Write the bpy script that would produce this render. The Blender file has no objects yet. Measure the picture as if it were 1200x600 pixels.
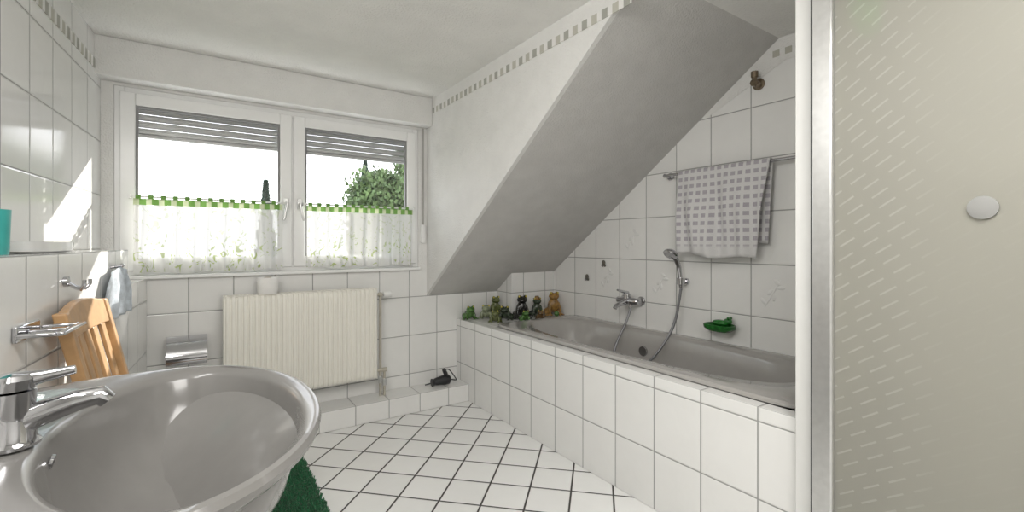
import bpy, bmesh, math, random
from mathutils import Vector, Matrix, Euler
random.seed(4)
S=bpy.context.scene
COL=S.collection
H=1.2
YB=3.264; XR=2.52; XC=1.435; XT=1.69; ZC=2.28; ZT=0.60
SL=0.712; ZK=0.808
def slope_z(y): return ZK+SL*(YB-y)
YS=YB-(ZC-ZK)/SL
def lw(y,d,z): return Vector((-0.246-0.08*(YB-y)+d,y,z))   # off the tiled half-height wall face
LU=-0.194  # upper left wall offset from the half-height wall face

# ---------------- materials ----------------
def newmat(name):
    m=bpy.data.materials.new(name); m.use_nodes=True
    nt=m.node_tree; b=nt.nodes['Principled BSDF']; return m,nt,b
def setp(b,**k):
    for n,v in k.items():
        n=n.replace('_',' ')
        if n in b.inputs: b.inputs[n].default_value=v
def pm(name,col,rough=.5,metal=0,noise=0,nscale=20,bump=0,bscale=60,coat=0,trans=0,spec=.5,sheen=0):
    m,nt,b=newmat(name)
    setp(b,Base_Color=(*col,1),Roughness=rough,Metallic=metal)
    b.inputs['Specular IOR Level'].default_value=spec
    b.inputs['Coat Weight'].default_value=coat
    b.inputs['Transmission Weight'].default_value=trans
    b.inputs['Sheen Weight'].default_value=sheen
    tc=nt.nodes.new('ShaderNodeNewGeometry')
    n=nt.nodes.new('ShaderNodeTexNoise'); n.inputs['Scale'].default_value=nscale; n.inputs['Detail'].default_value=4
    nt.links.new(tc.outputs['Position'],n.inputs['Vector'])
    r=nt.nodes.new('ShaderNodeValToRGB')
    k=noise
    r.color_ramp.elements[0].position=.3; r.color_ramp.elements[1].position=.7
    r.color_ramp.elements[0].color=(*[max(0,c*(1-k)) for c in col],1)
    r.color_ramp.elements[1].color=(*[min(1,c*(1+k)) for c in col],1)
    nt.links.new(n.outputs['Fac'],r.inputs['Fac']); nt.links.new(r.outputs['Color'],b.inputs['Base Color'])
    if bump:
        n2=nt.nodes.new('ShaderNodeTexNoise'); n2.inputs['Scale'].default_value=bscale; n2.inputs['Detail'].default_value=3
        nt.links.new(tc.outputs['Position'],n2.inputs['Vector'])
        bp=nt.nodes.new('ShaderNodeBump'); bp.inputs['Strength'].default_value=bump; bp.inputs['Distance'].default_value=.01
        nt.links.new(n2.outputs['Fac'],bp.inputs['Height']); nt.links.new(bp.outputs['Normal'],b.inputs['Normal'])
    return m
class NB:
    def __init__(s,nt): s.nt=nt
    def m(s,op,a,b=None,c=None):
        n=s.nt.nodes.new('ShaderNodeMath'); n.operation=op
        for i,v in enumerate((a,b,c)):
            if v is None: continue
            if isinstance(v,(int,float)): n.inputs[i].default_value=v
            else: s.nt.links.new(v,n.inputs[i])
        return n.outputs[0]
    def mix(s,f,a,b):
        n=s.nt.nodes.new('ShaderNodeMix'); n.data_type='RGBA'
        s.nt.links.new(f,n.inputs['Factor'])
        for i,v in ((6,a),(7,b)):
            if isinstance(v,tuple): n.inputs[i].default_value=(*v,1)
            else: s.nt.links.new(v,n.inputs[i])
        return n.outputs[2]
    def smooth(s,x,a,b):
        n=s.nt.nodes.new('ShaderNodeMapRange'); n.interpolation_type='SMOOTHSTEP'
        s.nt.links.new(x,n.inputs[0]); n.inputs[1].default_value=a; n.inputs[2].default_value=b
        return n.outputs[0]
    def pos(s):
        g=s.nt.nodes.new('ShaderNodeNewGeometry'); x=s.nt.nodes.new('ShaderNodeSeparateXYZ')
        s.nt.links.new(g.outputs['Position'],x.inputs[0])
        y=s.nt.nodes.new('ShaderNodeSeparateXYZ'); s.nt.links.new(g.outputs['True Normal'],y.inputs[0])
        return x.outputs,y.outputs,g
def tile_mat(name,axes,g=.0034,tile=(.86,.858,.84),grout=(.33,.33,.32),rough=.12,diag=False,soft=.002,bumpd=.003):
    m,nt,b=newmat(name); N=NB(nt); P,Nn,G=N.pos()
    ds=[];ids=[]
    if diag:
        u=N.m('MULTIPLY',N.m('ADD',P[0],P[1]),.70711); v=N.m('MULTIPLY',N.m('SUBTRACT',P[0],P[1]),.70711)
        chans=[(u,axes[0],None),(v,axes[1],None)]
    else: chans=[(P[i],axes[i],Nn[i]) for i in range(3)]
    for ch,(o,p),nn in chans:
        q=N.m('DIVIDE',N.m('SUBTRACT',ch,o),p)
        f=N.m('FRACT',q); d=N.m('MULTIPLY',N.m('MINIMUM',f,N.m('SUBTRACT',1.0,f)),p)
        fl=N.m('FLOOR',q)
        if nn is not None:
            big=N.m('GREATER_THAN',N.m('ABSOLUTE',nn),.6)
            d=N.m('ADD',d,big)
            fl=N.m('MULTIPLY',fl,N.m('SUBTRACT',1.0,big))
        ds.append(d); ids.append(fl)
    d=ds[0]
    for e in ds[1:]: d=N.m('MINIMUM',d,e)
    mask=N.smooth(d,g*.5,g*.5+soft)
    cx=nt.nodes.new('ShaderNodeCombineXYZ')
    for i,e in enumerate(ids): nt.links.new(e,cx.inputs[i])
    wn=nt.nodes.new('ShaderNodeTexWhiteNoise'); wn.noise_dimensions='3D'; nt.links.new(cx.outputs[0],wn.inputs['Vector'])
    no=nt.nodes.new('ShaderNodeTexNoise'); no.inputs['Scale'].default_value=7; no.inputs['Detail'].default_value=6
    no.inputs['Distortion'].default_value=1.5
    nt.links.new(G.outputs['Position'],no.inputs['Vector'])
    br=N.m('ADD',N.m('MULTIPLY',wn.outputs['Value'],.06),N.m('MULTIPLY',no.outputs['Fac'],.10))
    tcol=N.mix(br,tile,tuple(c*.45 for c in tile))
    col=N.mix(mask,grout,tcol)
    nt.links.new(col,b.inputs['Base Color'])
    nt.links.new(N.m('ADD',N.m('MULTIPLY',N.m('SUBTRACT',1.0,mask),.6),rough),b.inputs['Roughness'])
    h=N.smooth(d,g*.3,g*.5+.006)
    bp=nt.nodes.new('ShaderNodeBump'); bp.inputs['Strength'].default_value=.5; bp.inputs['Distance'].default_value=bumpd
    hh=N.m('ADD',h,N.m('MULTIPLY',no.outputs['Fac'],.25))
    nt.links.new(hh,bp.inputs['Height']); nt.links.new(bp.outputs['Normal'],b.inputs['Normal'])
    return m
M_tfar=tile_mat('wall_tile_far',[(-.055,.225),(0,.24),(.797,.288)])
M_tright=tile_mat('wall_tile_right',[(0,.24),(1.106,.24),(.797,.288)])
M_tleft=tile_mat('wall_tile_left',[(0,.4),(2.815,.225),(1.168,.288)])
M_tbath=tile_mat('bath_tile',[(1.69,.5),(.878,.232),(.262,.285)])
M_tledge=tile_mat('ledge_tile',[(-.055,.225),(3.06,.5),(.13,.5)])
M_floor=tile_mat('floor_tile',[(.03,.2),(.07,.2)],g=.007,tile=(.86,.86,.845),grout=(.05,.046,.042),rough=.14,diag=True)
M_plaster=pm('rough_plaster',(.79,.785,.765),.9,noise=.03,nscale=8,bump=.6,bscale=110)
M_ceil=pm('ceiling_plaster',(.82,.812,.785),.92,noise=.03,nscale=6,bump=.65,bscale=90)
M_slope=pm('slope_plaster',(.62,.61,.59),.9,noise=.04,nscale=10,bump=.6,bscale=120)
M_pvc=pm('white_window_plastic',(.86,.86,.85),.25,noise=.01)
M_white=pm('white_enamel',(.82,.82,.80),.3,noise=.01)
M_alu=pm('white_lacquered_profile',(.8,.8,.78),.22,noise=.01)
M_alug=pm('brushed_aluminium',(.62,.62,.61),.3,metal=.8,noise=.05,nscale=40)
M_knob=pm('matte_grey_plastic',(.28,.28,.27),.75,noise=.03)
M_chrome=pm('chrome',(.55,.55,.57),.08,metal=1,noise=.02)
M_brass=pm('tarnished_brass',(.25,.2,.14),.35,metal=.9,noise=.2,nscale=60)
M_cream=pm('cream_radiator_enamel',(.86,.84,.77),.35,noise=.01)
M_tub=pm('grey_enamel',(.38,.366,.348),.14,noise=.02,coat=.3)
M_basin=pm('grey_ceramic',(.20,.194,.185),.2,noise=.03,coat=.25)
M_black=pm('black_plastic',(.015,.015,.017),.4,noise=.1)
M_wood=pm('light_beech_wood',(.44,.26,.12),.4,noise=.18,nscale=18)
M_paper=pm('white_tissue_paper',(.85,.84,.82),.95,noise=.02,bump=.3,bscale=200)
M_card=pm('cardboard',(.4,.3,.2),.9)
M_green=pm('dark_green_pile',(.018,.18,.065),1,noise=.5,nscale=90,bump=1,bscale=220,sheen=.3)
M_teal=pm('teal_plastic',(.05,.38,.35),.3,noise=.05)
M_soapg=pm('green_glazed_ceramic',(.02,.14,.025),.15,noise=.4,nscale=40)
M_slat=pm('grey_shutter_slat',(.42,.42,.415),.5,noise=.03)
M_strap=pm('grey_strap',(.45,.44,.42),.9,bump=.3,bscale=300)
M_leaf=pm('tree_leaves',(.10,.15,.055),.8,noise=.6,nscale=3)
M_conif=pm('conifer_needles',(.035,.065,.045),.9,noise=.4,nscale=5)
M_bark=pm('tree_bark',(.08,.05,.03),.95,noise=.4,nscale=8)
M_grass=pm('meadow_grass',(.09,.105,.065),1,noise=.3,nscale=.6)
M_blue=pm('pale_blue_cotton',(.62,.68,.74),.95,noise=.2,nscale=35,bump=.5,bscale=300)
M_glassware=pm('clear_glassware',(.85,.95,.95),.05,trans=.9)
M_aqua=pm('turquoise_soap',(.1,.5,.5),.4,noise=.1)
M_lime=pm('green_sponge',(.10,.5,.05),.9,noise=.2,nscale=80,bump=.5)
M_porc=pm('white_porcelain',(.74,.74,.73),.12,noise=.01,coat=.4)
M_cord=pm('braided_grey_hose',(.22,.22,.23),.35,metal=.6,noise=.3,nscale=400)
M_pipe=pm('painted_pipe',(.5,.47,.4),.4,metal=.2,noise=.1)
M_ribbon=pm('green_ribbon',(.17,.34,.08),.9)

def glass_thin():
    m,nt,b=newmat('window_glass'); nt.nodes.remove(b)
    o=nt.nodes['Material Output']; t=nt.nodes.new('ShaderNodeBsdfTransparent'); g=nt.nodes.new('ShaderNodeBsdfGlossy')
    g.inputs['Roughness'].default_value=.02; mx=nt.nodes.new('ShaderNodeMixShader'); mx.inputs[0].default_value=.04
    nt.links.new(t.outputs[0],mx.inputs[1]); nt.links.new(g.outputs[0],mx.inputs[2]); nt.links.new(mx.outputs[0],o.inputs[0])
    return m
M_glass=glass_thin()
def frost():
    m,nt,b=newmat('patterned_frosted_glass'); N=NB(nt); P,_,G=N.pos()
    # short slanting dashes etched in the glass (plane Y-Z)
    a=math.radians(36)
    u=N.m('ADD',N.m('MULTIPLY',P[1],-math.cos(a)),N.m('MULTIPLY',P[2],math.sin(a)))
    v=N.m('ADD',N.m('MULTIPLY',P[1],math.sin(a)),N.m('MULTIPLY',P[2],math.cos(a)))
    vq=N.m('DIVIDE',v,.034); row=N.m('FLOOR',vq)
    wn=nt.nodes.new('ShaderNodeTexWhiteNoise'); wn.noise_dimensions='1D'; nt.links.new(row,wn.inputs['W'])
    uq=N.m('ADD',N.m('DIVIDE',u,.075),N.m('MULTIPLY',wn.outputs['Value'],.5))
    f1=N.m('LESS_THAN',N.m('ABSOLUTE',N.m('SUBTRACT',N.m('FRACT',vq),.5)),.075)
    f2=N.m('LESS_THAN',N.m('FRACT',uq),.62)
    band=N.smooth(P[1],.34,.48)
    mask=N.m('MULTIPLY',N.m('MULTIPLY',f1,f2),N.m('ADD',N.m('MULTIPLY',band,.55),.06))
    col=N.mix(mask,(.60,.59,.53),(.84,.84,.79))
    nt.links.new(col,b.inputs['Base Color'])
    b.inputs['Roughness'].default_value=.34
    b.inputs['IOR'].default_value=1.15
    b.inputs['Transmission Weight'].default_value=.65
    return m
M_frost=frost()
def curtain_mat():
    m,nt,b=newmat('sheer_leaf_print_curtain'); N=NB(nt); P,_,G=N.pos()
    vo=nt.nodes.new('ShaderNodeTexNoise'); vo.inputs['Scale'].default_value=16; vo.inputs['Distortion'].default_value=2.5; vo.inputs['Detail'].default_value=1
    nt.links.new(G.outputs['Position'],vo.inputs['Vector'])
    leaf=N.smooth(vo.outputs['Fac'],.60,.66)
    leaf2=N.m('MULTIPLY',leaf,N.m('ADD',N.m('MULTIPLY',N.smooth(P[2],1.12,1.3),-.6),1.0))
    col=N.mix(leaf2,(.80,.80,.78),(.42,.50,.20))
    nt.links.new(col,b.inputs['Base Color']); b.inputs['Roughness'].default_value=.9
    o=nt.nodes['Material Output']
    tl=nt.nodes.new('ShaderNodeBsdfTranslucent'); nt.links.new(col,tl.inputs['Color'])
    tr=nt.nodes.new('ShaderNodeBsdfTransparent')
    m1=nt.nodes.new('ShaderNodeMixShader'); m1.inputs[0].default_value=.12
    nt.links.new(b.outputs[0],m1.inputs[1]); nt.links.new(tl.outputs[0],m1.inputs[2])
    m2=nt.nodes.new('ShaderNodeMixShader'); 
    nt.links.new(N.m('ADD',.86,N.m('MULTIPLY',leaf2,.08)),m2.inputs[0])
    nt.links.new(tr.outputs[0],m2.inputs[1]); nt.links.new(m1.outputs[0],m2.inputs[2]); nt.links.new(m2.outputs[0],o.inputs[0])
    return m
M_curt=curtain_mat()
def header_mat():
    m,nt,b=newmat('green_curtain_header'); N=NB(nt); P,_,G=N.pos()
    f=N.m('LESS_THAN',N.m('FRACT',N.m('DIVIDE',P[0],.055)),.55)
    col=N.mix(f,(.58,.64,.42),(.17,.33,.08))
    nt.links.new(col,b.inputs['Base Color']); b.inputs['Roughness'].default_value=.9
    o=nt.nodes['Material Output']; tl=nt.nodes.new('ShaderNodeBsdfTranslucent'); nt.links.new(col,tl.inputs['Color'])
    mx=nt.nodes.new('ShaderNodeMixShader'); mx.inputs[0].default_value=.2
    nt.links.new(b.outputs[0],mx.inputs[1]); nt.links.new(tl.outputs[0],mx.inputs[2]); nt.links.new(mx.outputs[0],o.inputs[0])
    return m
M_head=header_mat()
def towel_mat():
    m,nt,b=newmat('checked_towel_cotton'); N=NB(nt); P,_,G=N.pos()
    fy=N.m('LESS_THAN',N.m('FRACT',N.m('DIVIDE',P[1],.042)),.62)
    q=N.m('DIVIDE',P[2],.045)
    fz=N.m('LESS_THAN',N.m('FRACT',q),.5)
    mk=N.m('MULTIPLY',N.m('MULTIPLY',fy,fz),N.smooth(P[2],1.17,1.20))
    no=nt.nodes.new('ShaderNodeTexNoise'); no.inputs['Scale'].default_value=250; nt.links.new(G.outputs['Position'],no.inputs['Vector'])
    mk=N.m('MULTIPLY',mk,N.m('ADD',N.m('MULTIPLY',no.outputs['Fac'],.5),.5))
    col=N.mix(mk,(.66,.655,.65),(.34,.31,.36))
    nt.links.new(col,b.inputs['Base Color']); b.inputs['Roughness'].default_value=1
    bp=nt.nodes.new('ShaderNodeBump'); bp.inputs['Strength'].default_value=.6; bp.inputs['Distance'].default_value=.004
    nt.links.new(no.outputs['Fac'],bp.inputs['Height']); nt.links.new(bp.outputs['Normal'],b.inputs['Normal'])
    return m
M_towel=towel_mat()
def border_mat():
    m,nt,b=newmat('mosaic_border'); N=NB(nt); P,_,G=N.pos()
    q=N.m('DIVIDE',P[1],.062)
    f=N.m('LESS_THAN',N.m('ABSOLUTE',N.m('SUBTRACT',N.m('FRACT',q),.5)),.28)
    alt=N.m('MODULO',N.m('FLOOR',N.m('ADD',q,100.0)),2.0)
    sq=N.mix(alt,(.38,.38,.34),(.50,.49,.43))
    col=N.mix(f,(.79,.78,.76),sq)
    nt.links.new(col,b.inputs['Base Color']); b.inputs['Roughness'].default_value=.5
    return m
M_border=border_mat()

# ---------------- mesh builder ----------------
class B:
    def __init__(s): s.bm=bmesh.new()
    def _add(s,vs,fs):
        v=[s.bm.verts.new(p) for p in vs]
        for f in fs:
            try: s.bm.faces.new([v[i] for i in f])
            except ValueError: pass
        return v
    def box(s,lo,hi,M=None):
        (a,b,c),(d,e,f)=lo,hi
        vs=[Vector(p) for p in ((a,b,c),(d,b,c),(d,e,c),(a,e,c),(a,b,f),(d,b,f),(d,e,f),(a,e,f))]
        if M: vs=[M@p for p in vs]
        s._add(vs,[(3,2,1,0),(4,5,6,7),(0,1,5,4),(1,2,6,5),(2,3,7,6),(3,0,4,7)]); return s
    def rings(s,R,cap0=True,cap1=True,close=True):
        n=len(R[0]); vs=[p for r in R for p in r]; fs=[]
        for k in range(len(R)-1):
            for i in range(n if close else n-1):
                j=(i+1)%n; fs.append((k*n+i,k*n+j,(k+1)*n+j,(k+1)*n+i))
        if cap0: fs.append(tuple(range(n-1,-1,-1)))
        if cap1: fs.append(tuple((len(R)-1)*n+i for i in range(n)))
        s._add(vs,fs); return s
    def tube(s,pts,r,seg=12,rs=None):
        pts=[Vector(p) for p in pts]; R=[]
        t=(pts[1]-pts[0]).normalized(); up=Vector((0,0,1)) if abs(t.z)<.9 else Vector((1,0,0))
        nrm=t.cross(up).normalized()
        for i,p in enumerate(pts):
            if i==0: t=pts[1]-pts[0]
            elif i==len(pts)-1: t=pts[-1]-pts[-2]
            else: t=(pts[i+1]-pts[i]).normalized()+(pts[i]-pts[i-1]).normalized()
            t=t.normalized(); nrm=(nrm-t*nrm.dot(t)).normalized(); bn=t.cross(nrm)
            rr=rs[i] if rs else r
            R.append([p+nrm*math.cos(2*math.pi*k/seg)*rr+bn*math.sin(2*math.pi*k/seg)*rr for k in range(seg)])
        return s.rings(R)
    def cyl(s,p0,p1,r,r1=None,seg=24): return s.tube([p0,p1],r,seg,[r,r if r1 is None else r1])
    def sph(s,c,r,M=None,seg=20):
        if isinstance(r,(int,float)): r=(r,r,r)
        T=Matrix.Translation(c)@(M if M else Matrix())@Matrix.Diagonal((*r,1))
        bmesh.ops.create_uvsphere(s.bm,u_segments=seg,v_segments=seg//2+2,radius=1,matrix=T); return s
    def lathe(s,prof,o,axis='Z',seg=32):
        R=[]
        for r,h in prof:
            ring=[]
            for k in range(seg):
                a=2*math.pi*k/seg; x,y=r*math.cos(a),r*math.sin(a)
                p={'Z':(x,y,h),'X':(h,x,y),'Y':(y,h,x)}[axis]; ring.append(Vector(o)+Vector(p))
            R.append(ring)
        return s.rings(R)
    def prism(s,poly,a,b,axis='X'):
        def P(u,v,w): return {'X':(w,u,v),'Z':(u,v,w),'Y':(u,w,v)}[axis]
        return s.rings([[Vector(P(u,v,a)) for u,v in poly],[Vector(P(u,v,b)) for u,v in poly]])
    def mp(s,f):
        for v in s.bm.verts: v.co=f(v.co)
        return s
    def obj(s,name,mat,root=None,smooth=True,bevel=0,seg=2,label=None,category=None,mods=(),**props):
        bm=s.bm; bmesh.ops.recalc_face_normals(bm,faces=bm.faces)
        if root is None:
            xs=[v.co.x for v in bm.verts]; ys=[v.co.y for v in bm.verts]; zs=[v.co.z for v in bm.verts]
            o=Vector(((min(xs)+max(xs))/2,(min(ys)+max(ys))/2,min(zs)))
        else: o=ORG[root.name]
        for v in bm.verts: v.co-=o
        me=bpy.data.meshes.new(name); bm.to_mesh(me); bm.free()
        if smooth:
            for p in me.polygons: p.use_smooth=True
        ob=bpy.data.objects.new(name,me); COL.objects.link(ob)
        for mm in (mat if isinstance(mat,(list,tuple)) else [mat]): me.materials.append(mm)
        if root is None: ob.location=o
        else: ob.parent=root
        ORG[ob.name]=o
        for mfn in mods: mfn(ob)
        if bevel:
            md=ob.modifiers.new('bevel','BEVEL'); md.width=bevel; md.segments=seg; md.limit_method='ANGLE'; md.angle_limit=math.radians(40)
        if smooth:
            try:
                me.set_sharp_from_angle(angle=math.radians(42))
            except Exception: pass
        if label: ob['label']=label
        if category: ob['category']=category
        for k,v in props.items(): ob[k]=v
        return ob
ORG={}
def empty(name,loc,label,category,**props):
    e=bpy.data.objects.new(name,None); COL.objects.link(e); e.location=loc; e.empty_display_size=.05
    ORG[e.name]=Vector(loc); e['label']=label; e['category']=category
    for k,v in props.items(): e[k]=v
    return e
def remesh(v=.004,it=4):
    def f(o):
        m=o.modifiers.new('remesh','REMESH'); m.mode='VOXEL'; m.voxel_size=v; m.use_smooth_shade=True
        s=o.modifiers.new('smooth','SMOOTH'); s.iterations=it; s.factor=.6
    return f
ST=dict(kind='structure')

# ---------------- room shell ----------------
B().box((-1.0,-1.4,-.1),(2.7,3.5,0)).obj('floor',M_floor,smooth=False,label='white diagonal floor tiles with dark grout',**ST)
b=B().box((-1.0,-1.4,ZC),(XC,3.5,ZC+.1)).box((XC,-1.4,ZC),(2.7,YS,ZC+.1))
b.obj('ceiling',M_ceil,smooth=False,label='white textured plaster ceiling',**ST)
t=.12
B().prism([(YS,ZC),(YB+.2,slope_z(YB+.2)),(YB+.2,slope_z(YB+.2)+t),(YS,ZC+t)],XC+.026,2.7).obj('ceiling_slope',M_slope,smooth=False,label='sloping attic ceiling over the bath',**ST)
B().prism([(YS,ZC),(YB,ZC),(YB,ZK)],XC,XC+.025).obj('wall_dormer',M_plaster,smooth=False,label='textured plaster dormer cheek wall',**ST)
B().box((-.8,YB,0),(2.7,YB+.22,.8)).box((-.8,YB,.8),(XC,YB+.22,1.0)).obj('wall_far',M_tfar,smooth=False,label='white tiled wall beneath the window',**ST)
B().box((-.8,YB,1.0),(-.387,YB+.22,2.4)).box((1.366,YB,1.0),(XC+.1,YB+.22,2.4)).box((-.387,YB,2.06),(1.366,YB+.22,2.4)).obj('wall_window',M_plaster,smooth=False,label='plaster wall around the window',**ST)
B().box((-.46,YB-.11,2.075),(XC-.001,YB-.001,ZC-.001)).obj('trim_1',M_plaster,smooth=False,bevel=.004,label='plastered roller shutter box above the window',**ST)
b=B().box((LU-.15,-1.4,0),(LU,YB+.2,2.4)); b.mp(lambda p: lw(p.y,p.x,p.z)); b.obj('wall_left',M_tleft,smooth=False,label='glossy white tiled wall',**ST)
b=B().box((LU+.001,-1.4,0),(0,2.815,1.168)).box((LU+.001,2.815,0),(0,YB-.001,1.0)); b.mp(lambda p: lw(p.y,p.x,p.z)); b.obj('wall_ledge',M_tleft,smooth=False,label='half-height tiled wall with ledge',**ST)
b=B().box((LU,-1.0,2.10),(LU+.004,YB-.115,2.15)); b.mp(lambda p: lw(p.y,p.x,p.z)); b.obj('trim_2',M_border,smooth=False,label='mosaic border strip on tiled wall',**ST)
B().box((XC-.004,YS+.05,2.165),(XC,YB-.115,2.205)).obj('trim_3',M_border,smooth=False,label='mosaic border strip under the ceiling',**ST)
B().box((XR,-1.4,0),(XR+.15,YB+.1,2.4)).obj('wall_right',M_tright,smooth=False,label='white tiled wall beside the bath',**ST)
B().box((-1.0,-1.5,0),(2.7,-1.4,2.4)).obj('wall_near',M_plaster,smooth=False,label='plain plaster wall',**ST)
B().prism([(3.05,ZT+.001),(YB-.001,ZT+.001),(YB-.001,ZK-.002),(3.05,slope_z(3.05)-.002)],2.076,XR-.001).obj('wall_corner',M_tfar,smooth=False,label='tiled pipe boxing in the corner',**ST)
b=B().box((-.24,3.06,.001),(XT-.001,YB-.001,.13)); b.obj('trim_4',M_tledge,smooth=False,bevel=.003,label='low tiled pipe boxing along the floor',**ST)
y0,y1=.70,1.62
B().prism([(y0,min(ZC,slope_z(y0))-.001),(YS,ZC-.001),(y1,slope_z(y1)-.001),(y1,slope_z(y1)-.004),(y1-.02,slope_z(y1)-.02),(YS-.03,ZC-.125),(y0,ZC-.125)],XR-.003,XR).obj('trim_6',M_plaster,smooth=False,label='plaster band beneath the ceiling on the tiled wall',**ST)
b=B(); 
for i in range(8):
    yy=.76+.062*i; b.box((XR-.005,yy,2.185),(XR-.003,yy+.034,2.219))
b.obj('trim_7',pm('mosaic_square',(.45,.44,.38),.5),smooth=False,label='row of small mosaic squares',**ST)
B().box((-.40,YB-.03,1.0),(1.37,YB+.05,1.02)).obj('trim_5',M_pvc,smooth=False,bevel=.003,label='narrow white window sill',**ST)

# ---------------- window ----------------
wn=empty('window_1',(.49,YB,1.02),'double casement white plastic window','window',kind='structure')
X0,X1,Z0,Z1=-.387,1.366,1.02,2.06; Yf=YB+.005
b=B(); fw=.045
b.box((X0,Yf,Z0),(X0+fw,Yf+.07,Z1)).box((X1-fw,Yf,Z0),(X1,Yf+.07,Z1)).box((X0+fw,Yf,Z0),(X1-fw,Yf+.07,Z0+fw)).box((X0+fw,Yf,Z1-fw),(X1-fw,Yf+.07,Z1))
b.box((.478,Yf,Z0+fw),(.518,Yf+.07,Z1-fw))
b.obj('window_frame',M_pvc,wn,smooth=False,bevel=.004)
M_gasket=pm('grey_gasket',(.25,.25,.25),.6)
def sash(a,c):
    sw=.068; y0=Yf-.018; y1=Yf+.05; z0=Z0+.028; z1=Z1-.03
    b=B().box((a,y0,z0),(a+sw,y1,z1)).box((c-sw,y0,z0),(c,y1,z1)).box((a+sw,y0,z0),(c-sw,y1,z0+sw)).box((a+sw,y0,z1-sw),(c-sw,y1,z1))
    b.obj('window_sash',M_pvc,wn,smooth=False,bevel=.006)
    B().box((a+sw-.004,y0+.03,z0+sw-.004),(c-sw+.004,y0+.036,z1-sw+.004)).obj('window_glass',M_glass,wn,smooth=False)
    b=B(); e=.012
    b.box((a+sw,y0+.008,z0+sw),(a+sw+e,y0+.03,z1-sw)).box((c-sw-e,y0+.008,z0+sw),(c-sw,y0+.03,z1-sw)).box((a+sw+e,y0+.008,z1-sw-e),(c-sw-e,y0+.03,z1-sw))
    b.obj('glazing_bead',M_gasket,wn,smooth=False)
sash(X0+.025,.492); sash(.504,X1-.025)
for hx,dx in ((.458,-1),(.538,1)):
    b=B().box((hx-.014,Yf-.03,1.42),(hx+.014,Yf-.0185,1.49)); b.cyl((hx,Yf-.03,1.455),(hx,Yf-.055,1.455),.009)
    b.tube([(hx,Yf-.055,1.46),(hx,Yf-.058,1.44),(hx+.012*dx,Yf-.06,1.37),(hx+.02*dx,Yf-.06,1.345)],.009,10)
    b.obj('window_handle',M_alug,wn,bevel=.002,label='small metal window handle')
for a,c in ((X0+.05,.478),(.518,X1-.05)):
    b=B(); z=1.825
    while z<2.03:
        b.tube([(a,Yf+.11,z+.019),(c,Yf+.11,z+.019)],.019,8); z+=.040
    b.box((a,Yf+.095,1.81),(c,Yf+.125,1.825))
    b.obj('shutter_curtain',M_slat,wn,label='partly lowered grey roller shutter slats')
st=empty('shutter_strap_winder',(1.40,YB-.03,1.2),'white roller shutter strap winder box beside the window','strap winder')
B().box((1.383,YB-.026,1.20),(1.415,YB+.0005,1.34)).obj('winder_box',M_pvc,st,bevel=.006)
B().box((1.392,YB-.012,1.34),(1.408,YB-.009,2.07)).obj('strap',M_strap,st,smooth=False)

# ---------------- cafe curtains ----------------
def cafe(a,c,zt,zb,lab):
    r=empty('cafe_curtain',((a+c)/2,YB-.045,zb),lab,'curtain',group='half-height window curtains')
    yc=YB-.050
    n=170; rows=9
    ph=random.random()*6
    b=B(); grid=[]
    for k in range(rows+1):
        z=zt-.035-(zt-.035-zb)*k/rows; row=[]
        for i in range(n+1):
            x=a+(c-a)*i/n; am=.010+.009*k/rows
            y=yc+am*math.sin(x*78+ph+.8*math.sin(x*9))+.35*am*math.sin(x*131+k*.15)
            row.append(Vector((x,y,z+.006*math.sin(x*23)*(k/rows))))
        grid.append(row)
    b.rings(grid,False,False,False)
    b.obj('sheer_panel',M_curt,r)
    b=B(); grid=[]
    for k in range(3):
        z=zt-.035*k/2; grid.append([Vector((a+(c-a)*i/n,yc+.006*math.sin((a+(c-a)*i/n)*70+ph)-.001,z)) for i in range(n+1)])
    b.rings(grid,False,False,False); b.obj('curtain_header',M_head,r,label='green and white tab header')
    b=B(); x=a+.01
    while x<c-.02:
        b.box((x,yc-.010,zt-.002),(x+.022,yc-.008,zt+.018)); b.box((x,yc+.008,zt-.002),(x+.022,yc+.010,zt+.018)); b.box((x,yc-.010,zt+.018),(x+.022,yc+.010,zt+.020)); x+=.055
    b.obj('tab_loops',M_ribbon,r,smooth=False,kind='stuff')
    B().tube([(a-.015,yc,zt+.010),(c+.015,yc,zt+.010)],.005,10).obj('curtain_rod',M_white,r)
    for q in (a-.016,c+.016): B().box((q-.004,yc-.006,zt),(q+.004,Yf-.019,zt+.02)).obj('rod_bracket',M_white,r)
cafe(-.30,.432,1.445,1.035,'sheer white café curtain with green header and leaf print')
cafe(.575,1.30,1.445,1.04,'sheer white café curtain with green header beside the window handle')

# ---------------- radiator ----------------
rd=empty('radiator',(.56,3.17,.13),'cream ribbed panel radiator under the window','radiator')
xa,xb,za,zb=.115,1.005,.27,.885
b=B(); prof=[]; nr=30; w=(xb-xa)/nr; yf=3.115
for i in range(nr):
    x=xa+i*w
    prof+= [(x,yf+.008),(x+.22*w,yf+.008),(x+.38*w,yf),(x+.84*w,yf)]
prof.append((xb,yf+.008))
zz=[(za,.014),(za+.012,.004),(za+.03,0),(zb-.03,0),(zb-.012,.004),(zb,.014)]
R=[[Vector((x,y+o,z)) for x,y in prof] for z,o in zz]
b.rings(R,False,False,False); 
b.obj('front_panel',M_cream,rd)
b=B().box((xa-.004,yf+.008,za),(xa+.001,yf+.105,zb+.004)).box((xb-.001,yf+.008,za),(xb+.004,yf+.105,zb+.004)).box((xa,yf+.09,za),(xb,yf+.10,zb)).box((xa,yf+.024,za),(xb,yf+.03,zb-.01))
b.obj('casing',M_cream,rd,bevel=.002)
b=B(); 
b.box((xa,yf+.012,zb),(xb,yf+.024,zb+.005)).box((xa,yf+.090,zb),(xb,yf+.102,zb+.005))
x=xa+.01
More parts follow.
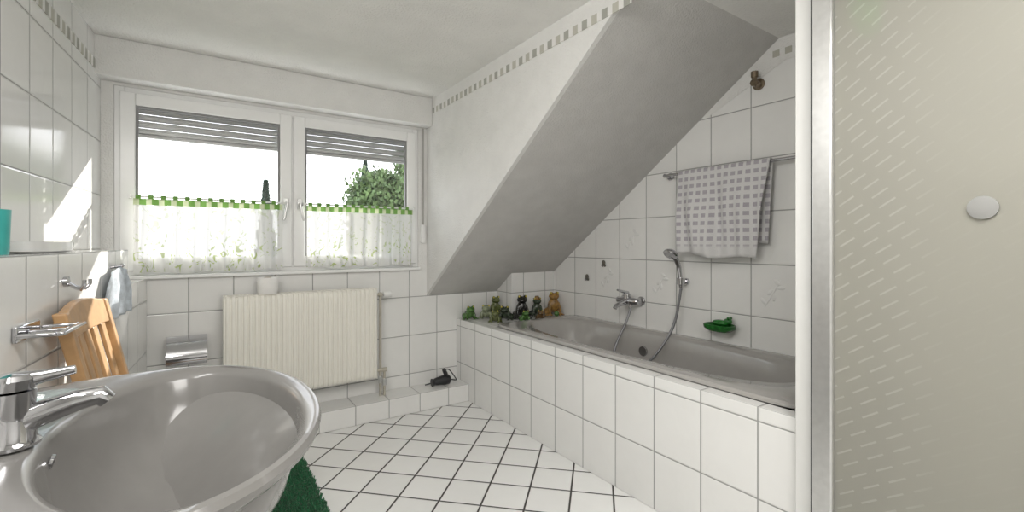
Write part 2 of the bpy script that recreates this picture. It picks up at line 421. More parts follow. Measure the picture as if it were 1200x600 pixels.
while x<xb-.01: b.box((x,yf+.024,zb),(x+.008,yf+.090,zb+.003)); x+=.022
b.obj('top_grille',M_cream,rd,smooth=False)
b=B(); xp=1.045
b.cyl((xb+.004,3.17,.84),(xp,3.17,.84),.011); b.sph((xp,3.17,.84),.018); b.tube([(xp,3.17,.84),(xp,3.17,.40),(xp,3.17,.13)],.009)
b.cyl((xb+.004,3.17,.31),(xp+.0,3.17,.31),.011)
b.tube([(xp+.028,3.17,.31),(xp+.028,3.17,.13)],.009); b.cyl((xp,3.17,.31),(xp+.045,3.17,.31),.015)
b.obj('pipe_set',M_pipe,rd,label='metal heating pipes')
b=B().lathe([(.001,0),(.017,.002),(.02,.01),(.02,.05),(.015,.06),(.001,.062)],(xp+.02,3.17,.84),'X'); b.obj('thermostat_knob',M_white,rd)
for p0,p1 in (((xp,3.17,.22),(xp,3.17,.27)),((xp+.028,3.17,.2),(xp+.028,3.17,.25))):
    B().cyl(p0,p1,.016,seg=6).obj('valve_nut',M_alug,rd,smooth=False,bevel=.002)
for x in (.3,.8): B().box((x,yf+.1,.5),(x+.03,YB-.001,.55)).obj('wall_bracket',M_cream,rd,smooth=False)

tr=empty('toilet_roll',(.345,3.165,.891),'white toilet roll standing on the radiator','toilet roll')
zr=.8905
B().lathe([(.022,.001),(.056,0),(.058,.003),(.058,.097),(.056,.1),(.022,.099),(.022,.001)],(.345,3.172,zr)).obj('paper',M_paper,tr)
B().lathe([(.0195,0),(.0215,0),(.0215,.1),(.0195,.1),(.0195,0)],(.345,3.172,zr)).obj('core',M_card,tr)

th=empty('toilet_paper_holder',(-.06,YB-.001,.5),'chrome toilet paper holder with lid on the tiled wall','toilet paper holder')
b=B().box((-.15,YB-.012,.60),(.03,YB+.0005,.66)); b.obj('backplate',M_chrome,th,bevel=.003)
R=[]
for k in range(12):
    q=math.radians(k*8.5)
    y=YB-.012-.13*math.sin(q); z=.665-.13*(1-math.cos(q))
    R.append([Vector((-.155,y,z)),Vector((.035,y,z)),Vector((.035,y+.002,z-.004)),Vector((-.155,y+.002,z-.004))])
B().rings(R).obj('lid',M_chrome,th)
B().tube([(-.14,YB-.01,.615),(-.14,YB-.07,.59),(-.14,YB-.075,.57),(.02,YB-.075,.57)],.005,8).obj('roll_bar',M_chrome,th)
B().lathe([(.019,0),(.045,0),(.045,.095),(.019,.095),(.019,0)],(-.115,YB-.075,.568),'X').obj('paper_roll',M_paper,th)

# ---------------- bath surround + tub ----------------
b=B().box((XT,.737,.0005),(1.755,YB-.001,ZT)).box((1.7555,2.792,.0005),(2.075,YB-.001,ZT)).box((2.0755,2.792,.0005),(XR-.001,3.262,ZT)).box((1.7555,.737,.0005),(XR-.001,.764,ZT))
b.obj('bathtub_surround',M_tbath,smooth=False,bevel=.002,label='white tiled bath surround with ledge for figurines',category='bath surround')
N=96
def sring(cx,cy,a,b_,n,z,N=N):
    out=[]
    for k in range(N):
        t=2*math.pi*k/N; c,s=math.cos(t),math.sin(t)
        out.append(Vector((cx+a*math.copysign(abs(c)**(2/n),c),cy+b_*math.copysign(abs(s)**(2/n),s),z)))
    return out
tb=empty('bathtub',(2.13,1.78,.12),'grey enamelled built-in bathtub','bathtub')
cx,cy=2.134,1.776
R=[sring(cx,cy,.376,1.008,22,ZT+.001),sring(cx,cy,.382,1.014,22,ZT+.004),sring(cx,cy,.383,1.015,22,ZT+.014),sring(cx,cy,.378,1.01,20,ZT+.022),
 sring(cx,cy,.35,.985,9,ZT+.024),sring(cx,cy+.02,.318,.90,3.0,ZT+.024),sring(cx,cy+.02,.308,.89,2.9,ZT+.018),sring(cx,cy+.02,.298,.875,2.8,ZT-.005),
 sring(cx,cy+.02,.285,.84,2.8,ZT-.08),sring(cx,cy+.01,.268,.78,2.8,ZT-.2),sring(cx,cy,.25,.71,2.8,ZT-.31),sring(cx,cy,.225,.65,2.8,ZT-.37),sring(cx,cy,.18,.58,2.8,ZT-.40),sring(cx,cy,.09,.4,2.5,ZT-.415),sring(cx,cy,.02,.05,2,ZT-.42)]
B().rings(R,False,True).obj('tub_shell',M_tub,tb)
B().lathe([(.001,.0),(.03,0),(.032,.004),(.02,.007),(.001,.007)],(cx,cy+.2,ZT-.42+.004)).obj('drain',M_chrome,tb)
B().lathe([(.001,-.012),(.03,-.01),(.034,-.004),(.034,.002),(.001,.004)],(cx+.277,2.0,ZT-.11),'X').obj('overflow_cover',M_chrome,tb)

# ---------------- bath mixer, hose, hand shower ----------------
mx=empty('bath_mixer_tap',(XR,2.18,.76),'chrome single-lever bath mixer on the tiled wall','tap')
b=B(); yc=2.18; zc=.80
for dy in (-.075,.075): b.lathe([(.001,0),(.032,0),(.032,-.008),(.022,-.018),(.018,-.05),(.018,-.065),(.001,-.066)],(XR-.001,yc+dy,zc),'X')
b.tube([(XR-.06,yc-.095,zc),(XR-.06,yc-.085,zc),(XR-.06,yc,zc),(XR-.06,yc+.085,zc),(XR-.06,yc+.095,zc)],.024,20,[.012,.022,.027,.022,.012])
b.tube([(XR-.06,yc,zc),(XR-.09,yc,zc-.01),(XR-.14,yc,zc-.02),(XR-.175,yc,zc-.03),(XR-.185,yc,zc-.045)],.017,16,[.024,.02,.017,.015,.014])
b.cyl((XR-.06,yc-.03,zc-.02),(XR-.06,yc-.03,zc-.05),.012)
b.obj('mixer_body',M_chrome,mx)
b=B().cyl((XR-.06,yc,zc+.015),(XR-.06,yc,zc+.05),.024,.022); b.tube([(XR-.06,yc,zc+.05),(XR-.09,yc,zc+.062),(XR-.16,yc,zc+.08)],.01,12,[.018,.011,.007])
b.obj('lever',M_chrome,mx)
hs=empty('hand_shower',(XR-.05,1.75,.9),'chrome hand shower in wall holder with long hose','hand shower')
b=B().cyl((XR-.001,1.75,.96),(XR-.02,1.75,.96),.022).cyl((XR-.02,1.75,.96),(XR-.055,1.75,.965),.014).lathe([(.013,0),(.02,0),(.022,.04),(.014,.04),(.013,0)],(XR-.065,1.75,.945)); b.obj('wall_holder',M_chrome,hs)
b=B().tube([(XR-.060,1.75,.925),(XR-.064,1.75,.96),(XR-.078,1.75,1.05),(XR-.10,1.755,1.10),(XR-.13,1.76,1.13)],.013,14,[.011,.0135,.014,.016,.02])
b.obj('handle',M_chrome,hs)
b=B().lathe([(.001,.022),(.022,.022),(.04,.010),(.046,0),(.046,-.008),(.040,-.014),(.001,-.014)],(0,0,0)); MM=Matrix.Translation((XR-.145,1.76,1.135))@Matrix.Rotation(math.radians(35),4,'Y'); b.mp(lambda p:MM@p); b.obj('shower_head',M_chrome,hs)
def bez(pts,n=14):
    out=[]; P=[Vector(p) for p in pts]; P=[P[0]*2-P[1]]+P+[P[-1]*2-P[-2]]
    for i in range(1,len(P)-2):
        for k in range(n):
            t=k/n; a,b_,c,d=P[i-1:i+3]
            out.append(.5*((2*b_)+(c-a)*t+(2*a-5*b_+4*c-d)*t*t+(3*b_-a-3*c+d)*t**3))
    out.append(P[-2]); return out
B().tube(bez([(XR-.060,1.75,.92),(XR-.07,1.755,.85),(XR-.09,1.77,.72),(XR-.14,1.80,.60),(XR-.22,1.86,.47),(XR-.30,2.0,.33),(XR-.26,2.14,.34),(XR-.2,2.16,.50),(XR-.10,2.155,.66),(XR-.06,2.15,.747)]),.0085,10).obj('hose',M_cord,hs,label='dark braided shower hose')

sd=empty('soap_dish',(XR,1.49,.70),'green glazed soap dish mounted on the tiled wall','soap dish')
b=B(); R=[]
for f,z in ((.75,.70),(1,.715),(1.05,.735),(.98,.738),(.85,.72),(.5,.713)):
    R.append(sring(XR-.07,1.49,.06*f,.085*f,2.6,z,40))
b.rings(R); b.box((XR-.02,1.45,.70),(XR-.001,1.53,.735)); b.obj('dish',M_soapg,sd)
b=B().sph((XR-.06,1.49,.745),(.03,.05,.018)).sph((XR-.06,1.445,.758),(.022,.024,.018)).sph((XR-.074,1.435,.778),.009).sph((XR-.048,1.435,.778),.009)
b.obj('frog_ornament',M_soapg,sd,mods=[remesh(.003)])

rl=empty('towel_rail',(XR,1.4,1.6),'chrome towel rail on the tiled wall','towel rail')
b=B().tube([(XR-.065,.80,1.63),(XR-.065,1.87,1.63)],.009,16)
for y in (1.865,.83): b.cyl((XR-.001,y,1.63),(XR-.07,y,1.63),.012).cyl((XR-.001,y,1.63),(XR-.01,y,1.63),.024)
b.obj('rail_bar',M_chrome,rl)
def solid(tk):
    def f(o):
        m=o.modifiers.new('solid','SOLIDIFY'); m.thickness=tk; m.offset=0
    return f
b=B(); n=60; path=[]
for k in range(26): path.append((-.017,1.135+(1.63-1.135)*k/25))
for a in range(1,8):
    an=math.pi-a*math.pi/8; path.append((.017*math.cos(an),1.63+.014*math.sin(an)))
for k in range(18): path.append((.017,1.63-(.42)*k/17))
grid=[]
for i,(dx,z) in enumerate(path):
    row=[]
    for j in range(n+1):
        s=j/n; dz=max(0,1.63-z)
        y=1.755-.55*s+ (dz*.14 if dx<0 else dz*.06)*s
        g_=min(1,dz*4)
        wv=.014*g_*math.sin(s*14+1.5*math.sin(z*5))+.008*g_*math.sin(s*31+z*8)+.010*g_*math.sin(s*7-dz*9)
        zz_=z-.02*s*min(1,dz*2)+.010*math.sin(s*9)*min(1,dz*2)
        row.append(Vector((XR-.065+dx+(wv-.022*g_ if dx<0 else 0),y,zz_)))
    grid.append(row)
b.rings(grid,False,False,False)
b.obj('hand_towel',M_towel,mods=[solid(.005)],label='pale terry towel with mauve check pattern over the rail',category='towel')

bv=empty('pipe_valve',(XR,1.30,2.05),'tarnished capped pipe valve high on tiled wall','pipe valve')
b=B().lathe([(.001,0),(.03,0),(.032,-.01),(.014,-.014),(.014,-.04),(.02,-.042),(.02,-.06),(.001,-.062)],(XR-.001,1.30,2.065),'X')
b.cyl((XR-.05,1.30,2.065),(XR-.05,1.30,2.11),.013); b.cyl((XR-.05,1.30,2.095),(XR-.05,1.30,2.125),.019,seg=8); b.cyl((XR-.05,1.30,2.065),(XR-.05,1.28,2.045),.013,.017)
b.obj('valve_body',M_brass,bv,bevel=.001)

M_orn=pm('dark_ornament',(.14,.13,.11),.4,noise=.4,nscale=90)
for y,z in ((2.64,.93),(2.46,1.045)):
    o=empty('wall_hook',(XR,y,z),'small dark leaf-shaped ornamental hook on tile','hook',group='ornamental hooks above the bath')
    B().sph((XR-.006,y,z+.006),(.005,.02,.022)).sph((XR-.006,y-.012,z-.012),(.005,.012,.012)).sph((XR-.006,y+.012,z-.012),(.005,.012,.012)).obj('ornament',M_orn,o,mods=[remesh(.0022,2)])
    B().tube([(XR-.01,y,z-.01),(XR-.022,y,z-.016),(XR-.024,y,z-.004)],.003,8).obj('hook_tip',M_chrome,o)
M_relief=pm('white_relief_glaze',(.80,.80,.785),.12,noise=.01)
for i,(y,z) in enumerate(((2.19,1.225),(1.95,.93),(2.43,.94),(1.23,.93))):
    b=B().sph((XR,y,z),(.0035,.006,.085),Matrix.Rotation(.5,4,'X'),16)
    for k in range(5):
        q=Vector((XR,y+.03-.018*k,z-.05+.026*k))
        b.sph(q+Vector((0,.018*(-1)**k,.006)),(.0038,.022,.011),Matrix.Rotation(.9+k*.75,4,'X'),16)
    b.obj('trim_%d'%(8+i),M_relief,label='raised leaf relief on a white tile',**ST)

# ---------------- frogs ----------------
def frogmat(c,n): return pm('glazed_ceramic_'+n,c,.25,noise=.45,nscale=45,coat=.3)
FM={'green':frogmat((.06,.15,.03),'green'),'dark':frogmat((.03,.045,.025),'dark'),'brown':frogmat((.12,.07,.025),'brown'),'ochre':frogmat((.29,.16,.04),'ochre'),'olive':frogmat((.11,.13,.04),'olive'),'pale':frogmat((.24,.27,.17),'pale'),'black':frogmat((.02,.02,.018),'black')}
M_eye=pm('glossy_eye',(.6,.5,.1),.1); 
def frog(x,y,s,key,yaw,upright,lab,extra=None):
    z=ZT+.001
    r=empty('frog_figurine',(x,y,z),lab,'figurine',group='frog figurines on the bath ledge')
    T=Matrix.Translation((x,y,z))@Matrix.Rotation(yaw,4,'Z')@Matrix.Scale(s,4)
    b=B(); tl=math.radians(35 if not upright else 70)
    Rb=Matrix.Rotation(-tl,4,'Y')
    bh=.30 if not upright else .45
    b.sph((0,0,bh),(.36,.27,.26),Rb)
    hx=.22 if not upright else .10; hz=.56 if not upright else .88
    b.sph((hx,0,hz),(.24,.25,.16)); b.sph((hx+.12,0,hz-.03),(.16,.20,.10))
    for sy in (-1,1):
        b.sph((hx+.02,sy*.14,hz+.14),(.08,.08,.09))
        b.sph((-.12,sy*.27,.16),(.24,.12,.15),Matrix.Rotation(math.radians(20),4,'Y'))
        b.tube([(-.25,sy*.30,.10),(-.02,sy*.36,.06),(.18,sy*.38,.045)],.06,10)
        b.sph((.24,sy*.40,.035),(.13,.09,.035))
        b.tube([(.16,sy*.20,.42 if not upright else .62),(.26,sy*.27,.24),(.28,sy*.2,.05)],.055,10)
        b.sph((.34,sy*.2,.03),(.09,.07,.03))
    b.mp(lambda p:T@p); b.obj('body',FM[key],r,mods=[remesh(.04*s,3)])
    for sy in (-1,1):
        b=B().sph((hx+.075,sy*.165,hz+.16),(.045,.045,.05),seg=12)
        b.mp(lambda p:T@p); b.obj('eye',M_eye,r)
    if extra=='hat':
        b=B().lathe([(.001,0),(.22,0),(.22,.03),(.13,.04),(.11,.16),(.001,.18)],(hx-.02,0,hz+.13)); b.mp(lambda p:T@p); b.obj('hat',FM['ochre'],r)
    if extra=='ball':
        b=B().sph((.44,0,.13),.12); b.mp(lambda p:T@p); b.obj('ball',FM['green'],r)
frog(1.76,3.18,.14,'green',-1.75,False,'green glazed frog figurine at the end of the row')
frog(1.895,3.14,.145,'pale',-2.2,False,'pale green crouching frog figurine')
frog(2.01,3.20,.15,'olive',-1.57,True,'olive speckled upright frog figurine')
frog(1.86,2.95,.12,'olive',-2.2,False,'small olive frog figurine in front of the others')
frog(1.985,2.995,.145,'dark',-2.4,False,'dark glazed crouching frog figurine')
frog(2.07,2.86,.11,'green',-1.9,False,'small mottled green frog figurine near the tub rim')
frog(2.125,2.98,.17,'black',-1.9,True,'tall black upright frog figurine')
frog(2.215,2.85,.10,'brown',-2.2,False,'small brown crouching frog figurine')
frog(2.27,2.975,.145,'dark',-1.8,True,'upright dark frog figurine with small hat','hat')
frog(2.435,2.96,.18,'ochre',-1.9,True,'ochre and brown frog figurine holding green ball','ball')

# ---------------- basin ----------------
bs=empty('washbasin',(-.1,1.04,.0),'grey ceramic washbasin on pedestal against tiled wall','washbasin')
bx,by=-.06,1.04; NBn=96; ZB=.88
def oring(f,z,dx=0):
    out=[]
    for k in range(NBn):
        t=2*math.pi*k/NBn; c,s=math.cos(t),math.sin(t)
        if c>=0: x=.262*c; y=.40*s
        else: n=3.2; x=-.355*abs(c)**(2/n); y=.40*math.copysign(abs(s)**(2/n),s)
        out.append(Vector((bx+dx+x*f,by+y*f,z)))
    for p in out:
        lim=-0.246-0.08*(YB-p.y)+.003
        if p.x<lim: p.x=lim
    return out
def iring(f,z,dx=0):
    out=[]
    for k in range(NBn):
        t=2*math.pi*k/NBn; out.append(Vector((-.02+dx+.188*f*math.cos(t),by+.345*f*math.sin(t),z)))
    return out
R=[oring(.25,ZB-.24,-.12),oring(.45,ZB-.21,-.11),oring(.65,ZB-.15,-.07),oring(.84,ZB-.075,-.03),oring(.95,ZB-.03,-.005),oring(.99,ZB-.014),oring(1.0,ZB-.004),oring(.985,ZB+.005),oring(.955,ZB+.006),
   iring(1.06,ZB+.002),iring(1.01,ZB-.004),iring(.985,ZB-.016),iring(.95,ZB-.06),iring(.88,ZB-.11),iring(.74,ZB-.155),iring(.55,ZB-.18),iring(.3,ZB-.192),iring(.08,ZB-.194)]
B().rings(R).obj('basin_bowl',M_basin,bs)
B().lathe([(.001,0),(.028,0),(.03,.003),(.02,.006),(.001,.005)],(-.02,by,ZB-.192)).obj('drain',M_chrome,bs)
b=B().lathe([(.007,0),(.013,0),(.013,.004),(.007,.004),(.007,0)],(0,0,0),'X',24); MM=Matrix.Translation((-.02-.188*.968,by,ZB-.038))@Matrix.Rotation(math.radians(15),4,'Y'); b.mp(lambda p:MM@p); b.obj('overflow_ring',M_chrome,bs)
b=B(); b.rings([sring(-.25,by,.11,.11,2.5,z,40) for z in (.001,.2,.5,.66)])
b.obj('pedestal',M_basin,bs)
tp=empty('basin_mixer_tap',(-.235,1.02,ZB),'chrome single-lever basin mixer tap','tap')
tx,ty=-.24,1.02; z0=ZB+.006
b=B().lathe([(.001,0),(.032,0),(.033,.005),(.028,.012),(.026,.05),(.027,.085),(.001,.088)],(tx,ty,z0))
b.tube([(tx+.005,ty,z0+.035),(tx+.035,ty,z0+.046),(tx+.075,ty,z0+.057),(tx+.103,ty,z0+.06),(tx+.112,ty,z0+.050)],.014,16,[.022,.020,.017,.016,.013])
b.obj('tap_body',M_chrome,tp)
b=B().lathe([(.001,0),(.027,0),(.028,.015),(.022,.022),(.001,.024)],(tx,ty,z0+.0885)).tube([(tx,ty,z0+.098),(tx+.035,ty,z0+.103),(tx+.072,ty,z0+.108)],.01,12,[.015,.010,.007])
b.obj('lever',M_chrome,tp)
gd=empty('soap_bowl',(-.22,1.19,ZB+.005),'clear glass bowl with turquoise soap on the basin rim','soap dish')
B().lathe([(.001,0),(.03,0),(.045,.012),(.05,.03),(.047,.03),(.042,.014),(.028,.004),(.001,.004)],(-.235,1.18,ZB+.007)).obj('bowl',M_glassware,gd)
B().sph((-.235,1.18,ZB+.022),(.03,.024,.010)).obj('soap',M_aqua,gd)

# ---------------- left wall accessories ----------------
def L(b): return b.mp(lambda p: lw(p.y,p.x,p.z))
gh=empty('toothbrush_holder',lw(1.66,0,.95),'chrome holder shelf on the tiled half wall','bathroom holder')
b=B().box((0.001,1.60,.955),(.012,1.74,.995)).box((.012,1.58,.968),(.085,1.60,.978)).box((.012,1.74,.968),(.085,1.76,.978)).box((.085,1.58,.968),(.10,1.76,.978)).box((.012,1.655,.968),(.085,1.685,.978))
L(b).obj('holder_frame',M_chrome,gh,bevel=.003)
hk=empty('robe_hook',lw(1.96,0,1.05),'chrome double robe hook on the tiled half wall','hook')
b=B().cyl((.001,1.96,1.08),(.012,1.96,1.08),.016)
for d in (-1,1): b.tube([(.01,1.96,1.075),(.03,1.96+d*.01,1.06),(.045,1.96+d*.022,1.055),(.055,1.96+d*.028,1.07),(.055,1.96+d*.028,1.085)],.005,10)
L(b).obj('hook_body',M_chrome,hk)
tw=empty('guest_towel',lw(2.5,.02,.9),'pale blue guest towel hanging from a hook','towel')
b=B(); grid=[]
for k in range(16):
    z=1.10-.2*k/15; row=[]
    for j in range(31):
        s=j/30-.5; wdt=.24+.16*min(1,k/8)
        row.append(Vector((.03+.012*math.sin(s*22)*min(1,k/5),2.5+s*wdt,z-.03*abs(s)*(1-k/15))))
    grid.append(row)
b.rings(grid,False,False,False); L(b).obj('towel_cloth',M_blue,tw,mods=[solid(.006)])
b=B().cyl((.001,2.5,1.10),(.035,2.5,1.105),.006).sph((.038,2.5,1.107),.009); L(b).obj('hook',M_chrome,tw)
b=B().lathe([(.001,0),(.034,0),(.036,.004),(.04,.12),(.037,.12),(.033,.008),(.001,.006)],(-.09,1.76,1.169)); L(b).obj('toothbrush_cup',M_teal,label='teal plastic cup on the tiled ledge',category='cup')
b=B(); b.rings([sring(-.09,2.10,.05*f,.19*f,3,z,40) for f,z in ((.85,1.169),(1,1.175),(1.04,1.205),(.98,1.205),(.9,1.18),(.6,1.178))]); L(b).obj('porcelain_tray',M_porc,label='low white porcelain tray on the tiled ledge',category='tray')

# ---------------- chair ----------------
ch=empty('wooden_chair',lw(2.03,.3,0),'light beech slat-back chair against the tiled wall','chair')
ya,yb_=1.80,2.20
def stile(y):
    b=B(); pts=[(.15,y,.001),(.135,y,.25),(.13,y,.45),(.095,y,.72),(.035,y,1.0)]
    R=[[Vector((x-.016,yy-.016,z)),Vector((x+.016,yy-.016,z)),Vector((x+.016,yy+.016,z)),Vector((x-.016,yy+.016,z))] for x,yy,z in pts]
    b.rings(R); L(b).obj('back_leg',M_wood,ch,smooth=False,bevel=.005)
stile(ya); stile(yb_)
def backx(z): 
    return .13-(z-.45)*.13 if z<.72 else .095-(z-.72)*.214
def crossrail(z0,z1,th,name,bow):
    R=[]
    for k in range(9):
        s=k/8; y=ya+.016+(yb_-ya-.032)*s; bx_=-bow*math.sin(math.pi*s)
        up=.02*math.sin(math.pi*s) if name=='top_rail' else 0
        R.append([Vector((backx(z0)-th+bx_,y,z0)),Vector((backx(z0)+th+bx_,y,z0)),Vector((backx(z1)+th+bx_,y,z1+up)),Vector((backx(z1)-th+bx_,y,z1+up))])
    L(B().rings(R)).obj(name,M_wood,ch,smooth=False,bevel=.004)
crossrail(.92,1.0,.011,'top_rail',.012); crossrail(.52,.56,.010,'lower_rail',.012)
for i in range(5):
    y=ya+.055+(yb_-ya-.11)*i/4; s=(y-ya)/(yb_-ya); bo=-.012*math.sin(math.pi*s); b=B(); R=[]
    for z in (.56,.65,.72,.8,.92):
        x=backx(z)+bo; R.append([Vector((x-.006,y-.022,z)),Vector((x+.006,y-.022,z)),Vector((x+.006,y+.022,z)),Vector((x-.006,y+.022,z))])
    L(b.rings(R)).obj('back_slat',M_wood,ch,smooth=False,bevel=.003)
L(B().box((.15,ya-.02,.435),(.48,yb_+.02,.46))).obj('seat',M_wood,ch,bevel=.01)
for y in (ya,yb_): L(B().box((.435,y-.016,.001),(.467,y+.016,.435))).obj('front_leg',M_wood,ch,bevel=.005)
for y in (ya,yb_): L(B().box((.16,y-.009,.38),(.434,y+.009,.434))).obj('seat_rail',M_wood,ch,bevel=.003)

# ---------------- green mat ----------------
mt=empty('bath_mat',(.31,2.15,0),'dark green shaggy bath mat on the floor tiles','bath mat')
b=B(); mcx,mcy,ma,mb=.315,2.15,.15,.60
b.rings([sring(mcx,mcy,ma*f,mb*f,7,z,80) for f,z in ((.97,.001),(1,.006),(.99,.016))])
b.obj('mat_backing',M_green,mt)
b=B()
for i in range(16000):
    x=mcx+ma*random.uniform(-.98,.98); y=mcy+mb*random.uniform(-.98,.98)
    l=random.uniform(.02,.034); dx,dy=random.uniform(-.012,.012),random.uniform(-.012,.012); a=random.random()*3.14; wd=.0035
    u=Vector((math.cos(a)*wd,math.sin(a)*wd,0)); p=Vector((x,y,.014))
    b._add([p-u,p+u,p+u*.6+Vector((dx,dy,l)),p-u*.6+Vector((dx,dy,l))],[(0,1,2,3)])
b.obj('mat_pile',M_green,mt,smooth=False,kind='stuff')

# ---------------- hair dryer ----------------
ox=.075
hd=empty('hair_dryer',(1.42+ox,3.14,.13),'black hair dryer with cord on the low tiled boxing','hair dryer')
b=B().tube([(1.365+ox,3.135,.166),(1.38+ox,3.135,.168),(1.41+ox,3.135,.170),(1.45+ox,3.135,.171),(1.48+ox,3.135,.171),(1.49+ox,3.135,.171)],.04,24,[.024,.028,.032,.038,.036,.026])
b.obj('barrel',M_black,hd)
B().tube([(1.46+ox,3.135,.185),(1.45+ox,3.12,.22),(1.43+ox,3.11,.255)],.015,14,[.018,.016,.014]).obj('handle',M_black,hd)
B().tube([(1.345+ox,3.135,.165),(1.367+ox,3.135,.166)],.03,20,[.03,.023]).obj('nozzle',M_black,hd)
B().tube(bez([(1.43+ox,3.11,.255),(1.47+ox,3.10,.25),(1.535+ox,3.12,.17),(1.57+ox,3.19,.137),(1.52+ox,3.235,.137),(1.42+ox,3.22,.137),(1.32+ox,3.20,.137)]),.004,8).obj('cord',M_black,hd)

# ---------------- shower enclosure ----------------
se=empty('shower_enclosure',(2.1,.2,0),'shower enclosure with white frame and patterned frosted glass','shower enclosure')
B().box((1.60,-.55,.001),(XR-.001,.735,.09)).obj('shower_tray',M_porc,se,bevel=.01)
zt=2.2
B().box((1.655,.685,.09),(1.688,.735,zt)).obj('frame_post',M_alu,se,bevel=.003)
B().box((1.60,.605,.09),(1.645,.665,zt)).obj('door_stile',M_alug,se,bevel=.006,label='satin metal door stile')
B().box((1.646,.667,.09),(1.66,.684,zt)).obj('gap_strip',M_black,se,smooth=False)  # black strip stands in for the dark gap between post and door stile
for z_ in (.09,zt-.04): B().box((1.60,-.55,z_),(1.66,.605,z_+.035)).obj('frame_rail',M_alu,se,bevel=.003)
B().box((1.60,-.59,.09),(1.66,-.55,zt)).obj('frame_post',M_alu,se,bevel=.003)
B().box((1.618,-.55,.12),(1.624,.605,zt-.04)).obj('glass_door',M_frost,se,smooth=False)
B().box((1.70,.708,.092),(XR-.001,.714,zt)).obj('side_panel',M_frost,se,smooth=False)
b=B().lathe([(.001,0),(.028,0),(.029,-.002),(.029,-.006),(.027,-.007),(.001,-.007)],(1.6175,.281,1.289),'X',40); b.obj('door_knob',M_knob,se,label='flat round grey knob')
sp=empty('bath_sponge',(1.68,.54,1.9),'green bath sponge hanging inside the shower','sponge')
b=B().sph((1.672,.545,1.93),(.04,.045,.08)).sph((1.672,.535,1.87),(.035,.035,.05)); b.obj('sponge_body',M_lime,sp,mods=[remesh(.008)])
B().tube([(1.672,.545,1.99),(1.67,.545,2.10),(1.668,.545,2.19),(1.655,.545,2.196)],.003,8).obj('cord',M_lime,sp)

# ---------------- outside ----------------
B().box((-60,6,-3.3),(70,90,-3.0)).obj('garden_lawn',M_grass,smooth=False,label='green lawn outside the window',category='lawn',kind='stuff')
def tree(x,y,h,w,mat,lab,conif=False,n=2600):
    r=empty('tree' if not conif else 'conifer_tree',(x,y,-3.0),lab,'tree')
    B().tube([(x,y,-2.995),(x,y,-1),(x,y,h-1.2)],.3,10,[.28,.2,.06]).obj('trunk',M_bark,r)
    b=B(); blobs=[]
    if not conif:
        zc=h-1.1*w; 
        for i in range(34):
            d=Vector((random.gauss(0,1),random.gauss(0,1),random.gauss(0,1))).normalized()*random.random()**.4
            blobs.append((x+d.x*w*.8,y+d.y*w*.6,max(-1.8,zc+d.z*w*1.0),random.uniform(.22,.40)*w))
    for i in range(n):
        if conif:
            t=random.random(); zc_=-2+(h+2)*t; rad=w*(1-t)*(.6+.4*((t*9)%1)); a=random.random()*6.28
            c=Vector((x+rad*math.cos(a)*random.random()**.4,y+rad*math.sin(a),zc_)); sz=.09
        else:
            q=random.choice(blobs); d=Vector((random.gauss(0,1),random.gauss(0,1),random.gauss(0,1))).normalized()
            c=Vector(q[:3])+d*q[3]*random.uniform(.6,1.15); sz=.065
        M=Matrix.Translation(c)@Euler((random.random()*3,random.random()*3,random.random()*6)).to_matrix().to_4x4()
        b._add([M@Vector(p) for p in ((-sz,-sz*.6,0),(sz,-sz*.6,0),(sz,sz*.6,0),(-sz,sz*.6,0))],[(0,1,2,3)])
    b.obj('foliage',mat,r,smooth=False,kind='stuff')
tree(5.45,15,3.6,1.8,M_leaf,'broad leafy green tree outside the window',n=15000)
tree(9.4,22,6.2,2.4,M_leaf,'tall leafy tree outside behind the garden',n=14000)
tree(8.3,28,6.6,1.5,M_conif,'slim dark conifer outside the window',True,5000)
tree(1.95,18.5,3.4,.8,M_conif,'small dark conifer outside the window',True,3200)
tree(1.15,10.5,.9,1.1,M_leaf,'low rounded shrub tree outside',n=5000)
tree(-1.3,11.5,.7,1.1,M_leaf,'low rounded shrub outside by the lawn',n=5000)

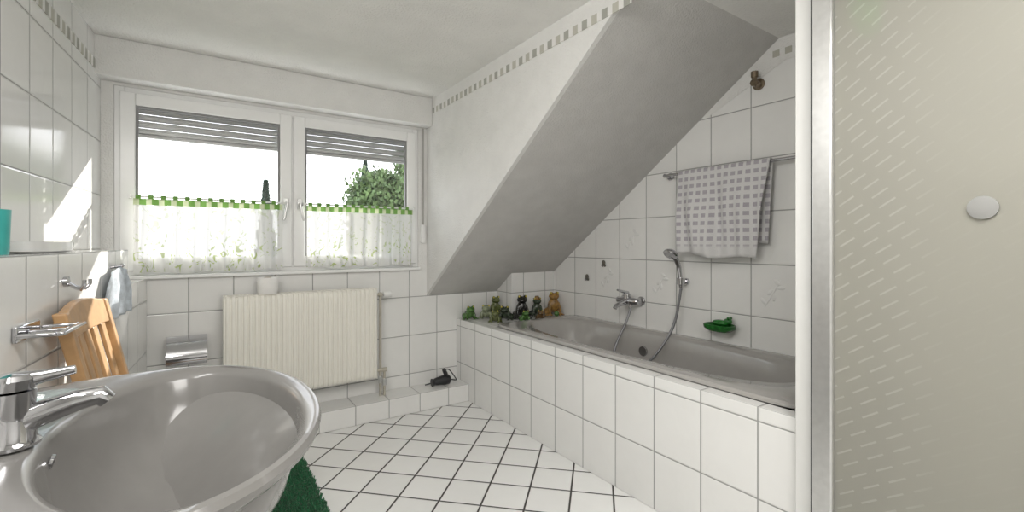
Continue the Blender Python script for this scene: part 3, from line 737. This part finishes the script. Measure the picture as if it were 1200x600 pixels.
# ---------------- light ----------------
w=bpy.data.worlds.new('World'); S.world=w; w.use_nodes=True; nt=w.node_tree
bg=nt.nodes['Background']
tc=nt.nodes.new('ShaderNodeTexCoord'); sx=nt.nodes.new('ShaderNodeSeparateXYZ'); nt.links.new(tc.outputs['Generated'],sx.inputs[0])
rp=nt.nodes.new('ShaderNodeValToRGB'); rp.color_ramp.elements[0].color=(.97,.98,1,1); rp.color_ramp.elements[1].color=(.65,.8,1,1); rp.color_ramp.elements[0].position=.15
nt.links.new(sx.outputs[2],rp.inputs[0]); nt.links.new(rp.outputs[0],bg.inputs[0]); bg.inputs[1].default_value=3.4
sn=bpy.data.lights.new('sun','SUN'); sn.energy=9; sn.angle=math.radians(.6); sn.color=(1,.95,.87)
so=bpy.data.objects.new('sun',sn); COL.objects.link(so); so.rotation_euler=Vector((-.62,-.55,-.34)).to_track_quat('-Z','Y').to_euler(); so.location=(6,8,6)
def area(name,loc,sz,e,col=(1,1,1),tgt=None,sy=None):
    l=bpy.data.lights.new(name,'AREA'); l.size=sz; l.energy=e; l.color=col
    if sy: l.shape='RECTANGLE'; l.size_y=sy
    o=bpy.data.objects.new(name,l); COL.objects.link(o); o.location=loc
    d=(Vector(tgt)-Vector(loc)) if tgt else Vector((0,0,-1)); o.rotation_euler=d.to_track_quat('-Z','Y').to_euler()
area('interior_fill',(.7,-.2,2.2),1.0,38,(1,.975,.94))  # added fill light under the ceiling to brighten the interior, no real fixture
area('bath_wall_fill',(-.40,.75,2.0),.9,14,(1,.98,.95),(2.5,1.9,1.3),.3)  # added fill aimed at the bath wall and slope, no mirror light there

# ---------------- camera ----------------
cam=bpy.data.cameras.new('camera'); co=bpy.data.objects.new('camera',cam); COL.objects.link(co)
co.location=(0,0,H); co.rotation_euler=(math.radians(90),0,math.radians(-34.3))
cam.sensor_width=36; cam.lens=36*536/1200; cam.shift_y=-.0125; cam.clip_start=.02
S.camera=co
S.view_settings.view_transform='Standard'
S.view_settings.look='None'
S.view_settings.exposure=0.0
